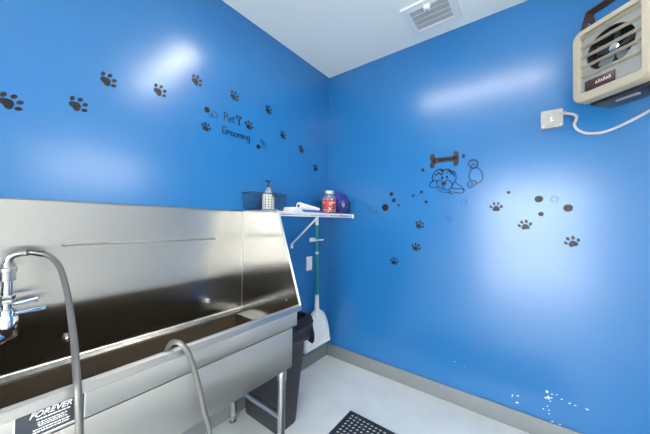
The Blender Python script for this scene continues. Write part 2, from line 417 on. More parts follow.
# bone decal
t = thing('bone_decal', 'dark brown dog bone decal with pale lettering above the dog drawing', 'wall decal', FR(1.08, 1.778, 0))
BO = Vector(FR(1.08, 1.778, 0)); bf = lambda x, y, d: tuple(Vector(FR(1.08+x, 1.778+y*1.22, d))-BO)
half = [(-.055, .017), (-.066, .024), (-.068, .040), (-.082, .046), (-.098, .038), (-.102, .022), (-.092, .004)]
outl = crsp2(half+[(-.092, -.004)]+[(a, -c) for a, c in half[::-1]]+[(0, -.016)]+[(-a, -c) for a, c in half]+[(.092, -.004)]+[(.092, .004)]+[(-a, c) for a, c in half[::-1]]+[(0, .016), half[0]], 4)[:-1]
MB().prism(outl, bf, E0, E1).build('bone', 'bonebrown', t, smooth=False)
b = MB(); strokes(b, [crsp2([(-.078, -.008), (-.074, .012), (-.062, .010), (-.066, -.002), (-.058, -.010)]), crsp2([(-.040, .004), (-.030, .012), (-.020, .002), (-.030, -.008), (-.022, .008)]),
    crsp2([(-.008, .010), (-.002, -.006), (.008, .008), (.016, -.006)]), crsp2([(.028, -.006), (.034, .010), (.044, .004), (.036, -.006)]), crsp2([(.058, -.012), (.064, .008), (.074, .014), (.080, .0), (.068, -.008)])], bf, .0065, E1, E1+.0005)
b.build('bone_lettering', M['blue'], t, smooth=False)
# dog line drawing
t = thing('dog_decal', 'thin black outline drawing of a shaggy dog lying under the bone', 'wall decal', FR(1.07, 1.52, 0))
DO = Vector(FR(1.07, 1.52, 0)); df = lambda x, y, d: tuple(Vector(FR(x, y, d))-DO)
def shag(pts, amp=.006, n=5):
    P = crsp2(pts, n); out = []
    for i, p in enumerate(P): out.append((p[0]+random.uniform(-amp, amp)*.5, p[1]+(amp if i % 2 else -amp)))
    return out
b = MB()
strokes(b, [shag([(.981, 1.612), (1.0, 1.625), (.996, 1.652), (1.007, 1.677), (1.023, 1.700), (1.053, 1.709), (1.081, 1.700), (1.113, 1.705), (1.125, 1.690), (1.148, 1.681), (1.163, 1.655), (1.163, 1.622), (1.145, 1.590), (1.130, 1.563)], .0045),
    crsp2([(.981, 1.612), (.975, 1.595), (.984, 1.582), (1.010, 1.572), (1.037, 1.578)]), crsp2([(1.003, 1.62), (1.02, 1.632), (1.034, 1.618), (1.03, 1.60)]),
    shag([(1.020, 1.665), (1.045, 1.684), (1.062, 1.668), (1.075, 1.688), (1.061, 1.700)], .004), shag([(1.100, 1.676), (1.117, 1.692), (1.129, 1.672), (1.146, 1.665), (1.150, 1.645)], .004)], df, .0052)
b.build('shaggy_head', 'vinyl', t, smooth=False)
b = MB(); strokes(b, [crsp2([(1.030, 1.615), (1.041, 1.626), (1.060, 1.622), (1.080, 1.612)]), crsp2([(1.085, 1.612), (1.110, 1.622), (1.132, 1.608), (1.140, 1.585), (1.128, 1.562), (1.100, 1.552), (1.072, 1.560), (1.050, 1.575), (1.035, 1.590), (1.030, 1.615)]),
    crsp2([(1.080, 1.585), (1.080, 1.570), (1.092, 1.564)]), crsp2([(1.080, 1.570), (1.066, 1.568)])], df, .0048)
b.build('muzzle', 'vinyl', t, smooth=False)
MB().prism(circ(1.080, 1.598, .020, .013), df, E0, E1).build('nose', 'bonebrown', t, smooth=False)
for u, v in ((1.069, 1.643), (1.103, 1.646)): MB().prism(circ(u, v, .008, .011), df, E0, E1).build('eye', 'vinyl', t, smooth=False)
b = MB(); strokes(b, [crsp2([(1.130, 1.563), (1.165, 1.556), (1.203, 1.550), (1.218, 1.535), (1.205, 1.521), (1.188, 1.521), (1.165, 1.528), (1.142, 1.520), (1.125, 1.520), (1.110, 1.534), (1.090, 1.528), (1.070, 1.536), (1.045, 1.555), (1.037, 1.578)]),
    crsp2([(1.160, 1.60), (1.188, 1.578), (1.210, 1.560), (1.218, 1.540)]), crsp2([(1.115, 1.545), (1.130, 1.535), (1.120, 1.525)])], df, .0048)
b.build('front_paws', 'vinyl', t, smooth=False)
b = MB(); strokes(b, [shag([(1.243, 1.720), (1.251, 1.744), (1.276, 1.753), (1.297, 1.742), (1.304, 1.721), (1.294, 1.702), (1.276, 1.691), (1.262, 1.701), (1.243, 1.720)], .003), crsp2([(1.262, 1.710), (1.278, 1.724), (1.290, 1.714)])], df, .0052)
b.build('tail', 'vinyl', t, smooth=False)
b = MB(); strokes(b, [shag([(1.262, 1.693), (1.254, 1.661), (1.251, 1.629), (1.262, 1.607)], .003), crsp2([(1.297, 1.697), (1.319, 1.675), (1.332, 1.645), (1.333, 1.613), (1.319, 1.594), (1.298, 1.584)]),
    crsp2([(1.298, 1.584), (1.285, 1.604), (1.255, 1.602), (1.240, 1.580), (1.251, 1.559), (1.273, 1.563), (1.298, 1.584)]), crsp2([(1.262, 1.594), (1.270, 1.580), (1.262, 1.570)])], df, .0048)
b.build('hind_leg', 'vinyl', t, smooth=False)

# ------------------------------------------------------------------ ceiling light (above, just out of frame) and vent
LX, LY0, LY1 = -1.07, -1.77, -.57
t = thing('ceiling_light', 'long white surface mounted ceiling light reflected in the walls', 'ceiling light', (LX, (LY0+LY1)/2, H))
ly = (LY1-LY0)/2
MB().box((-.105, -ly, -.03), (.105, ly, -.0005), .004).build('housing', 'ventwhite', t)
prof = [(-.085, -.03), (-.083, -.040), (-.06, -.048), (0, -.052), (.06, -.048), (.083, -.040), (.085, -.03)]
MB().prism(prof, lambda u, v, d: (u, d, v), -ly+.02, ly-.02).build('diffuser', 'lamp', t)
for s in (-1, 1): MB().prism(prof, lambda u, v, d: (u, s*d, v), ly-.02, ly-.002).build('end_cap', 'ventwhite', t)

t = thing('ceiling_vent', 'square white ceiling vent with louvers and a small damper knob', 'ceiling vent', (-.255, -1.057, H))
vf = lambda u, v, d: (u, v, -d)
MB().ringprism(rrect(-.155, -.165, .155, .165, .004, 1), rrect(-.105, -.12, .105, .12, .003, 1), vf, .0005, .014).build('frame', 'ventwhite', t, smooth=False)
MB().box((-.105, -.12, -.004), (.105, .12, -.0005)).build('duct_backing', 'ventdark', t, smooth=False)
for k in range(5):
    x = -.104+k*.052
    MB().box((-.010, -.119, -.0012), (.010, .119, .0012), mtx=Matrix.Translation((x, 0, -.0085)) @ Matrix.Rotation(math.radians(-37), 4, 'Y')).build('louver', 'ventwhite', t, smooth=False)
kn = MB().lathe([(.0, -.030), (.010, -.030), (.012, -.026), (.020, -.026), (.022, -.014), (.022, -.006), (0, -.006)], 20).build('damper_knob', 'white', t, loc=(-.100, 0, -.008))
MB().lathe([(0, -.034), (.009, -.034), (.010, -.029), (0, -.029)], 16).build('knob_hole', 'ventdark', kn)
for sx in (-.13, .13): MB().lathe([(0, -.0165), (.003, -.016), (.004, -.014), (0, -.0135)], 10).build('screw', 'galv', t, loc=(sx, 0, 0))

# ------------------------------------------------------------------ grooming tub
XE, XS = -1.003, -2.53              # ends
YF, ZR, ZT = -.561, .833, 1.372     # front rim, rim height, top of the back
tub = thing('grooming_tub', 'long stainless steel dog grooming tub on legs with a high back splash', 'grooming tub')
T_ = .004
b = MB()
b.sheet([(-.043, .688), (-.041, .698), (-.024, .706), (-.017, .710), (-.014, .718), (-.014, ZT-.004), (-.010, ZT), (-.003, ZT)], XS, XE, .003)
for v in b.bm.verts:
    if v.co.z > 1.3: v.co.z += (XE-v.co.x)*.012
b.build('back_panel', 'steel', tub, smooth=False)
MB().tube([(XE-.002, -.0155, ZT-.004), (XE-.002, -.0155, .72)], .0022, 6).build('corner_seam', 'hem', tub)
MB().box((XS, -.046, .53), (-1.072, -.043, .692)).build('basin_back', 'steel_brown', tub, smooth=False)
# end splashes (right one seen, left one beyond the frame)
for xe, sg in ((XE, 1), (XS, -1)):
    f = lambda u, v, d: (xe+sg*d, u, v)
    o = MB().prism([(-.012, .692), (-.50, .692), (-.50, .803), (YF+.006, .803), (YF+.006, ZR), (-.366, ZT), (-.012, ZT)], f, -.001, .004).build('end_panel', 'steel_end', tub, smooth=False)
    h = MB()
    h.tube([(xe+sg*.002, YF+.004, ZR), (xe+sg*.002, -.364, ZT-.003), (xe+sg*.002, -.352, ZT+.001), (xe+sg*.002, -.02, ZT+.002)], .0065, 8)
    h.build('edge_hem', 'hem', o)
    if sg > 0: MB().lathe([(0, 0), (.006, 0), (.005, .002), (0, .003)], 12, Matrix.Translation((xe-.001, -.445, .84)) @ Matrix.Rotation(-PI/2, 4, 'Y')).build('rivet', 'chrome', o)
# basin
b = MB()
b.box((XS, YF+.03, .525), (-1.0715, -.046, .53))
b.build('basin_floor', 'steel_brown', tub, smooth=False)
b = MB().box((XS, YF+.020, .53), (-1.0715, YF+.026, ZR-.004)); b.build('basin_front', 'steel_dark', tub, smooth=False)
dr = MB().lathe([(0, .5305), (.045, .5305), (.045, .534), (.030, .534), (.028, .531), (0, .531)], 24, Matrix.Translation((-2.3, -.3, 0))).build('drain', 'chrome', tub)
# rim: rolled hem with flat top and a lip face
b = MB().sheet([(YF+.026, ZR-.008), (YF+.025, ZR-.003), (YF+.022, ZR), (YF+.0165, ZR-.0005), (YF+.0135, ZR-.005), (YF+.0105, ZR-.0005), (YF+.004, ZR), (YF-.001, ZR-.003), (YF-.002, ZR-.028), (YF+.004, ZR-.032)], XS-.012, XE+.006, .0025)
b.build('rim', 'rimsteel', tub, smooth=False)
# apron: upper band and lower panel, with ends
for nm, y, z0, z1, xr in (('apron_band', YF+.004, .728, ZR-.024, -1.026), ('lower_panel', YF+.007, .51, .7225, -1.059)):
    MB().box((XS, y, z0), (xr, y+.009, z1), .0012).build(nm, 'steel_apron', tub)
b = MB()
W_ = [(-1.0705, .53), (-1.0665, .53), (-1.0665, .688), (XE+.004, .688), (XE+.004, .692), (-1.0705, .692)]
b.prism(W_, lambda u, v, d: (u, d, v), -.50, -.012)
b.box((-1.0705, YF+.016, .53), (-1.0665, -.50, .73))
b.build('end_apron', 'steel_end', tub, smooth=False)
b = MB().box((XS, YF+.016, .53), (XS+.004, -.06, .806)); b.build('end_apron', 'steel_end', tub, smooth=False)
MB().box((XS, YF+.013, .506), (-1.066, -.06, .512), .001).build('underside', 'steel', tub)
# legs and stretchers
for x in (-1.088, -2.44):
    for y in (-.505, -.055):
        lg = MB().lathe([(0, .045), (.0205, .045), (.0205, .50), (0, .50)], 20).build('leg', 'tube', tub, loc=(x, y, 0))
        MB().lathe([(.0205, .435), (.026, .437), (.026, .508), (.0, .508)], 20).build('collar', 'tube', lg)
        MB().lathe([(0, 0), (.022, 0), (.022, .006), (.012, .012), (.012, .030), (.019, .034), (.0205, .046), (0, .046)], 16).build('foot', 'chrome', lg)
    MB().tube([(x, -.49, .235), (x, -.07, .235)], .019, 14).build('stretcher', 'tube', tub)
MB().tube([(-1.105, -.055, .235), (-2.42, -.055, .235)], .019, 14).build('stretcher', 'tube', tub)
# tether rail with studs, and two eye hooks
rl = MB().tube([(-1.905, -.026, 1.197), (-1.212, -.026, 1.191)], .0036, 8).build('tether_rail', 'railsteel', tub)
for k in range(6):
    x = -1.895+k*.134
    MB().tube([(x, -.0135, 1.197-k*.0011), (x, -.027, 1.197-k*.0011)], .006, 10).build('stud', 'railsteel', rl)
for x, z in ((-1.883, .800), (-1.256, .812)):
    hk = MB().lathe([(0, 0), (.014, 0), (.014, .003), (.006, .005), (0, .005)], 14, Matrix.Translation((x, -.0145, z)) @ Matrix.Rotation(PI/2, 4, 'X')).build('eye_hook', 'chrome', tub)
    pts = [(x, -.020-.012+.012*math.cos(a), z+.004+.013*math.sin(a)) for a in [2*PI*k/16 for k in range(16)]]
    MB().tube(pts, .003, 8, closed=True).build('hook_ring', 'chrome', hk)
# maker's sticker on the apron band
SO = (-2.062, YF+.0025, .735)
st = MB().box((0, -.0006, 0), (.138, 0, .072)).build('sticker', 'stickwhite', tub, smooth=False, loc=SO)
MB().box((.003, -.0012, .003), (.135, -.0006, .069)).build('sticker_field', 'stickdark', st, smooth=False)
def put_text(txt, size, x, z, shear=0, bold=0, mtl='stickwhite', parent=None, y=-.0014, spacing=1, name='lettering', xs=1):
    me = text_mesh(txt, size, shear, spacing, bold); me.materials.append(M[mtl])
    me.transform(Matrix.Translation((x, y, z)) @ Matrix.Rotation(PI/2, 4, 'X') @ Matrix.Diagonal((xs, 1, 1, 1)))
    o = bpy.data.objects.new(name, me); COL.objects.link(o); o.parent = parent; return o
put_text('FOREVER', .020, .026, .052, .35, .0003, parent=st, name='sticker_lettering')
b = MB()
for x0, x1, z, hh in ((.040, .105, .0435, .0035), (.115, .128, .0435, .0035), (.042, .100, .035, .0025), (.042, .096, .030, .0022), (.044, .1, .0255, .0022), (.034, .104, .0175, .0032), (.034, .104, .011, .0032)):
    x = x0
    while x < x1:
        w = random.uniform(.003, .009); b.box((x, -.0014, z), (min(x+w, x1), -.0012, z+hh)); x += w+.0014
b.build('small_print', 'stickwhite', st, smooth=False)

# ------------------------------------------------------------------ faucet and hose
fa = thing('wall_faucet', 'chrome two lever faucet with a riser pipe on the tub back', 'faucet', (-2.056, -.12, .9))
F = lambda p: (p[0]+2.056, p[1]+.12, p[2]-.9)
def lz(prof, z0=0): return [(r, z-.9) for r, z in prof]
MB().lathe(lz([(0, .885), (.026, .885), (.030, .892), (.030, .955), (.024, .965), (.024, .985), (.018, .990), (.0, .990)])).build('valve_body', 'chrome', fa)
MB().tube([F((-2.055, -.12, .90)), F((-2.075, -.135, .892)), F((-2.11, -.15, .890)), F((-2.15, -.16, .885))], .022, 14).build('spout', 'chrome', fa)
MB().lathe(lz([(0, .985), (.014, .985), (.014, 1.02), (.0135, 1.15), (0, 1.15)]), 18).build('riser_pipe', 'chrome', fa)
MB().lathe(lz([(0, 1.005), (.021, 1.007), (.022, 1.015), (.019, 1.022), (.022, 1.028), (.021, 1.036), (0, 1.037)]), 6).build('hex_nut', 'tube', fa)
MB().lathe(lz([(0, 1.088), (.020, 1.088), (.020, 1.118), (.024, 1.12), (.024, 1.132), (.016, 1.136), (.016, 1.15), (0, 1.15)]), 16).build('vacuum_breaker', 'tube', fa)
MB().tube(crspline([F((-2.056, -.12, 1.14)), F((-2.055, -.12, 1.158)), F((-2.049, -.121, 1.172)), F((-2.03, -.125, 1.181)), F((-2.012, -.128, 1.183))], 5), .0115, 14).build('elbow', 'tube', fa)
for z, dx, dz, nm in ((.995, .075, .012, 0), (.962, .095, .010, 1)):
    lv = MB().tube([F((-2.04, -.125, z+.008)), F((-2.025, -.13, z+.010)), F((-2.056+dx, -.15, z+.010+dz))], [.007, .006, .004], 10).build('lever', 'lever', fa)
    MB().box(F((-2.03, -.150, z+.006)), F((-2.056+dx, -.126, z+.012)), .002).build('lever_blade', 'lever', lv)
for x in (-2.056, -2.20):
    MB().lathe([(0, 0), (.028, 0), (.028, .008), (.014, .014), (.014, .105), (0, .105)], 18, Matrix.Translation(F((x, -.015, .935))) @ Matrix.Rotation(PI/2, 4, 'X')).build('wall_flange', 'chrome', fa)
hz = [(-2.012, -.128, 1.183), (-1.999, -.13, 1.184), (-1.970, -.15, 1.176), (-1.951, -.17, 1.161), (-1.935, -.21, 1.127), (-1.928, -.28, 1.063), (-1.929, -.36, 1.002), (-1.935, -.46, .931), (-1.944, -.55, .873), (-1.948, -.594, .838), (-1.947, -.606, .789), (-1.945, -.608, .723),
      (-1.940, -.610, .60), (-1.925, -.625, .40), (-1.88, -.64, .22), (-1.78, -.65, .13), (-1.67, -.645, .18), (-1.60, -.63, .33), (-1.572, -.618, .492), (-1.591, -.612, .591), (-1.617, -.607, .714), (-1.642, -.602, .807), (-1.660, -.594, .848), (-1.677, -.572, .866), (-1.686, -.540, .852), (-1.692, -.515, .80), (-1.70, -.50, .70), (-1.72, -.45, .60), (-1.80, -.38, .555), (-1.90, -.34, .548)]
hs = tag(MB().tube(crspline(hz, 7), .0095, 12).build('spray_hose', 'hose'), 'grey flexible hose arching from the faucet and looping back over the tub rim', 'hose')
MB().tube(crspline(hz[0:3], 5), .0115, 12).build('crimp_sleeve', 'crimp', hs)

# ------------------------------------------------------------------ rubbish bin and liner between the tub and the corner
bn = thing('trash_bin', 'tall slim dark grey trash bin between tub end and corner', 'trash bin', (-.912, -.215, 0))
def rr_ring(bm, x0, y0, x1, y1, r, z, n=4): return [bm.verts.new((x, y, z)) for x, y in rrect(x0, y0, x1, y1, r, n)]
def loft(mb, secs, cap0=True, cap1=True):
    R = [rr_ring(mb.bm, *s_) for s_ in secs]; n = len(R[0])
    for a, c in zip(R, R[1:]):
        for i in range(n): mb.bm.faces.new((a[i], a[(i+1) % n], c[(i+1) % n], c[i]))
    if cap0: mb.bm.faces.new(R[0][::-1])
    if cap1: mb.bm.faces.new(R[-1])
    return mb
b = MB(); loft(b, [(-.075, -.16, .090, .175, .03, 0), (-.078, -.162, .094, .178, .03, .01), (-.088, -.195, .154, .198, .035, .635), (-.088, -.195, .154, .198, .035, .655), (-.084, -.191, .150, .194, .033, .655), (-.074, -.158, .082, .172, .03, .02)]); b.build('bin_body', 'binplastic', bn)
b = MB(); loft(b, [(-.090, -.199, .159, .199, .036, .63), (-.090, -.199, .160, .200, .036, .66), (-.085, -.193, .152, .195, .033, .663), (-.084, -.191, .150, .194, .033, .635)], False, False); b.build('bin_rim', 'binplastic', bn)
ln = thing('bin_liner', 'black plastic bag folded over the slim bin rim', 'bin bag', (-.912, -.215, 0))
b = MB(); secs = []
prof = [(.003, .56), (.012, .540), (.022, .552), (.025, .58), (.020, .61), (.022, .645), (.010, .672), (-.004, .670), (-.014, .63), (-.02, .50), (-.03, .35)]
N_ = 72; base = []
import itertools
pr = rrect(-.090, -.199, .160, .200, .036, 17)
rings = []
for o_, z in prof:
    ring_ = []
    for i, (x, y) in enumerate(pr):
        a = 2*PI*i/len(pr); d = Vector((x-.031, (y-.0))); L_ = d.length; d.normalize()
        wob = (.5+.5*math.sin(a*5+z*23))*(.5+.5*math.sin(a*13+1.3+z*11))
        out = o_ + (.026*wob if o_ > .005 else 0)
        if x > .09 and y < -.1 and o_ > .005: out += .003
        if y > .17: out = min(out, .004)
        if x < -.06: out = min(out, .006)
        zz = z + (.020*math.sin(a*3+.6)+.012*math.sin(a*9) if z < .59 and o_ > 0 else .008*math.sin(a*4+1))
        if x > .05 and z < .57 and o_ > 0: zz -= .02
        ring_.append(b.bm.verts.new((x+d.x*out, y+d.y*out, zz)))
    rings.append(ring_)
n = len(pr)
for a, c in zip(rings, rings[1:]):
    for i in range(n): b.bm.faces.new((a[i], a[(i+1) % n], c[(i+1) % n], c[i]))
b.bm.faces.new(rings[-1])
b.build('bag_film', 'liner', ln)
b = MB(); b.tube(crspline([(.045, -.10, .682), (.060, -.125, .694), (.078, -.11, .686), (.092, -.13, .696), (.108, -.118, .686)], 5), .006, 8)
b.build('tie_strip', 'white', ln)

# ------------------------------------------------------------------ long handled dustpan on its wall clip
dp = thing('dustpan', 'white upright dustpan with a long green handle hanging beside the corner', 'dustpan', (-.236, -.06, .172))
halfp = [(0, .33), (.035, .325), (.075, .295), (.115, .24), (.148, .16), (.168, .07), (.172, .02), (.172, 0)]
pan = crsp2([(-.172, 0)]+[(-a, c) for a, c in halfp[::-1][1:]]+halfp[1:], 4)
fp = lambda u, v, d: (u+.01, -d, v)
MB().prism(pan, fp, -.020, -.006).build('pan_plate', 'white', dp)
inner = [(a*.94, max(c*.955, .012) if c > .02 else .012) for a, c in pan]
MB().ringprism(pan, inner, fp, -.022, .014).build('pan_wall', 'white', dp)
MB().tube([(-.162, -.004, .018), (.182, -.004, .018)], .019, 14).build('pan_lip', 'white', dp)
MB().tube([(.002, -.006, .27), (0, -.004, .34), (0, 0, .35), (0, 0, .47)], [.030, .024, .021, .017], 14).build('handle_socket', 'white', dp)
hd = MB().tube([(0, 0, .44), (-.010, 0, 1.115)], .0128, 14).build('handle', 'green', dp)
MB().tube([(-.010, 0, 1.10), (-.0105, 0, 1.165), (-.0107, 0, 1.172)], [.0145, .0145, .008], 14).build('grip', 'white', hd)
MB().tube([(-.0055, 0, .838), (-.006, 0, .860)], .0145, 12).build('handle_band', 'white', hd)
bc = thing('broom_clip', 'small white wall clip gripping the green handle', 'wall clip', (-.245, 0, 1.137))
MB().box((-.035, -.012, -.018), (.035, -.0005, .018), .003).build('clip_base', 'white', bc)
for s in (-1, 1):
    MB().tube(crspline([(s*.016, -.010, 0), (s*.017, -.040, 0), (s*.015, -.060, 0), (s*.014, -.074, 0), (s*.024, -.082, 0), (s*.062, -.083, 0)], 4), .006, 10).build('clip_arm', 'white', bc)

# switch plate
sw = thing('light_switch', 'white wall switch plate left of the green dustpan handle', 'light switch', (-.280, 0, .924))
MB().box((-.038, -.006, -.062), (.038, -.0005, .062), .003).build('plate', 'white', sw)
MB().box((-.017, -.010, -.034), (.017, -.005, .034), .002).build('paddle', 'white', sw)
for z in (-.048, .048): MB().lathe([(0, 0), (.0035, 0), (.003, .0015), (0, .002)], 10, Matrix.Translation((0, -.006, z)) @ Matrix.Rotation(PI/2, 4, 'X')).build('screw', 'galv', sw)

# ------------------------------------------------------------------ wire shelf
sh = thing('wire_shelf', 'white coated wire shelf on the blue wall above the tub end', 'shelf', (0, 0, 1.37))
X0, X1, YS = -.985, -.028, -.305
b = MB()
n = 48
for k in range(n+1):
    x = X0+(X1-X0)*k/n
    b.tube([(x, -.004, .002), (x, YS, .002), (x, YS-.001, -.026)], .0016, 6)
b.build('deck_wires', 'whitecoat', sh)
for y, z, r in ((-.006, -.004, .004), (YS/2, -.004, .0035), (YS, -.003, .0036), (YS, -.026, .0036)):
    MB().tube([(X0-.002, y, z), (X1+.002, y, z)], r, 8).build('rail', 'whitecoat', sh)
for x in (X1,): MB().box((x-.003, YS-.007, -.036), (x+.007, YS+.008, .006), .002).build('end_cap', 'white', sh)
MB().box((X1-.003, -.03, -.02), (X1+.026, -.001, .008), .002).build('wall_bracket', 'white', sh)
br = MB().tube([(-.518, -.296, -.024), (-.512, -.014, -.250), (-.512, -.010, -.268)], .0075, 8).build('brace', 'whitecoat', sh)
MB().box((-.522, -.014, -.292), (-.502, -.0008, -.252), .002).build('brace_foot', 'whitecoat', br)
for x in (-.9, -.3): MB().box((x-.008, -.014, -.016), (x+.008, -.0008, .012), .002).build('wall_clip', 'white', sh)

ZS = 1.3748                             # top of the shelf wires
def wire_basket(label, x0, x1, y0, y1, h, z, nh=6):
    t = thing('wire_basket', label, 'basket', ((x0+x1)/2, (y0+y1)/2, z), 0, 'black wire baskets on the shelf')
    a, c = (x1-x0)/2, (y1-y0)/2
    ring_ = lambda zz, e=0: [(u, v, zz) for u, v in rrect(-a+e, -c+e, a-e, c-e, .02, 4)]
    MB().tube(ring_(h-.003), .003, 8, closed=True).build('top_rim', 'blackwire', t)
    b = MB()
    for k in range(nh): b.tube(ring_(.003+(h-.012)*k/nh, .0035*(1-k/nh)), .0014, 6, closed=True)
    b.build('side_wires', 'blackwire', t)
    b = MB()
    for k in range(11):
        u = -a+.02+(2*a-.04)*k/10
        b.tube([(u, -c+.001, h-.003), (u, -c+.003, .0015), (u, c-.003, .0015), (u, c-.001, h-.003)], .0014, 6)
    b.build('cross_wires', 'blackwire', t)
    return t
wire_basket('black wire basket above the tub end holding the pump bottle', -1.03, -.715, -.16, -.03, .116, ZS+.008)
wire_basket('black wire basket at the shelf end holding the jar and purple bag', -.365, -.032, -.292, -.13, .105, ZS, 5)

# pump bottle
pb = thing('pump_bottle', 'white pump bottle with dark pump head standing in the wire basket', 'bottle', (-.848, -.095, ZS+.012))
MB().lathe([(0, 0), (.040, 0), (.044, .005), (.044, .098), (.041, .106), (.0, .106)], 26).build('bottle_body', 'bottle', pb)
MB().lathe([(.041, .105), (.030, .122), (.022, .134), (.0165, .150), (.0165, .162), (0, .162)], 22).build('bottle_shoulder', 'clear', pb)
b = MB()
b.tube(crspline([(-.012, -.056, .106), (-.002, -.060, .113), (.030, -.050, .114), (.046, -.036, .105), (.040, -.044, .092), (.018, -.057, .090), (-.006, -.060, .096), (-.012, -.056, .106)], 5), .0042, 8)
b.build('neck_tag', 'hdark', pb)
MB().lathe([(0, .158), (.016, .158), (.017, .172), (.010, .176), (.005, .178), (.005, .200), (0, .200)], 18).build('pump_collar', 'hdark', pb)
MB().tube([(.012, 0, .204), (-.006, -.002, .204), (-.028, -.006, .203), (-.034, -.008, .197)], [.008, .008, .005, .004], 10).build('pump_head', 'hdark', pb)

# folded white cloth, roll, blue box, red pouch, jar, bag
def folded(name, mtl, pts_prof, x0, x1): pass
b = MB()
zz = [0, .008, .016, .024]
for k, z in enumerate(zz):
    b.box((-.058+.004*k, -.05, z), (.058-.012*k, .05, z+.0075), .003, mtx=Matrix.Rotation(.08*k, 4, 'Z'))
tag(b.build('folded_cloth', 'paper', None, loc=(-.715, -.215, ZS+.0005)), 'folded white cloth lying beside the basket on the shelf', 'cloth')
bb = thing('blue_carton', 'flat blue carton with a red end lying under the white roll', 'box', (-.50, -.225, ZS+.0005), -.12)
MB().box((-.145, -.035, 0), (.085, .035, .014), .002).build('carton_body', 'bluebox', bb)
MB().box((.085, -.035, 0), (.15, .035, .012), .002).build('carton_end', 'redplain', bb)
rm = Matrix.Translation((-.668, -.225, ZS+.046)) @ Matrix.Rotation(-.10, 4, 'Z') @ Matrix.Rotation(math.radians(5.0), 4, 'Y')
ro = thing('paper_roll', 'tapering white paper roll with a brown core lying on the blue carton', 'paper roll')
ro.matrix_world = rm
MB().lathe([(.012, 0), (.028, 0), (.012, .215), (.0085, .215), (.012, 0)], 24, Matrix.Rotation(PI/2, 4, 'Y')).build('roll_paper', 'paper', ro)
MB().lathe([(.008, -.002), (.0125, -.002), (.009, .216), (.006, .216), (.008, -.002)], 20, Matrix.Rotation(PI/2, 4, 'Y')).build('roll_core', 'card', ro)

jr = thing('glass_jar', 'clear jar with red label and pale lid at the shelf end', 'jar', (-.283, -.222, ZS+.004))
MB().lathe([(0, 0), (.055, 0), (.059, .005), (.059, .122), (.054, .140), (.040, .156), (.034, .162), (.034, .170), (.031, .170), (.031, .161), (.038, .153), (.051, .138), (.056, .120), (.056, .006), (0, .005)], 30).build('jar_glass', 'jarglass', jr)
MB().lathe([(0, .007), (.054, .007), (.054, .100), (.03, .106), (0, .107)], 24).build('jar_contents', 'beads', jr)
b = MB(); n = 22
for i in range(n):
    a0 = math.radians(-215+150*i/n); a1 = math.radians(-215+150*(i+1)/n); r = .0598
    q = [b.bm.verts.new((r*math.cos(a), r*math.sin(a), z)) for a, z in ((a0, .020), (a1, .020), (a1, .118), (a0, .118))]; b.bm.faces.new(q)
b.build('jar_label', 'red', jr)
MB().lathe([(0, .166), (.036, .166), (.040, .168), (.040, .186), (.037, .190), (0, .191)], 30).build('jar_lid', 'lid', jr)

pg = thing('wipes_bag', 'crumpled purple plastic bag with pale print standing in the end basket', 'bag', (-.110, -.230, ZS+.004))
b = MB(); bm = b.bm; NU, NV = 18, 14; g = {}
for j in range(NV+1):
    z = .178*j/NV
    for i in range(NU):
        a = 2*PI*i/NU
        wx = .092*(1-.10*max(0, (j/NV-.75)*4)); wy = .046*(1-.75*max(0, (j/NV-.6)/.4)**1.3)
        e = 1+.10*math.sin(a*3+j*.9)+.06*math.sin(a*5-j*1.7)
        g[i, j] = bm.verts.new((wx*math.copysign(abs(math.cos(a))**.7, math.cos(a))*min(e, 1.06), wy*math.copysign(abs(math.sin(a))**.8, math.sin(a))*e, z+(.012*math.sin(a*2+.5) if j > NV*.8 else 0)-(.03*max(0, math.cos(a)) if j == NV else 0)))
for j in range(NV):
    for i in range(NU): bm.faces.new((g[i, j], g[(i+1) % NU, j], g[(i+1) % NU, j+1], g[i, j+1]))
bm.faces.new([g[i, 0] for i in range(NU)][::-1]); bm.faces.new([g[i, NV] for i in range(NU)])
b.build('bag_film', 'purple', pg)
b = MB(); q = blob(-.035, .085, .022, .030, .1, 12, .2)
b.prism(q, lambda u, v, d: (u, -d, v), .044, .0475); b.build('bag_print', 'baglabel', pg)

# ------------------------------------------------------------------ heater on its bracket
hx, hy, hzz = -.340, -1.757, 1.89
he = thing('unit_heater', 'beige square fan heater with dark louvered grille on a brown bracket', 'heater', (hx, hy, hzz), math.atan2(-.737, -.676))
W, HH, D = .29, .355, .19
hf = lambda u, v, d: (u, d, v)            # d grows to the back
# cabinet (rounded tube open at the front)
MB().ringprism(rrect(.004, .004, W-.004, HH-.004, .04), rrect(.012, .012, W-.012, HH-.012, .034), hf, .03, D).build('cabinet', 'hbeige', he)
MB().prism(rrect(.012, .012, W-.012, HH-.012, .034), hf, D-.006, D).build('back_plate', 'hdark', he)
# bezel: two rings for a soft front edge
b = MB()
o0 = rrect(0, 0, W, HH, .045); o1 = rrect(.006, .006, W-.006, HH-.006, .040); i0 = rrect(.030, .042, W-.030, HH-.026, .012); i1 = rrect(.034, .046, W-.034, HH-.030, .010)
L_ = [(o0, .045), (o0, .010), (o1, .001), (rrect(.012, .012, W-.012, HH-.012, .036), 0), (i0, .0), (i1, .006), (i1, .020)]
R = [[b.bm.verts.new(hf(u, v, d)) for u, v in p] for p, d in L_]
for a, c in zip(R, R[1:]):
    for i in range(len(a)): b.bm.faces.new((a[i], a[(i+1) % len(a)], c[(i+1) % len(a)], c[i]))
b.build('bezel', 'hbeige', he)
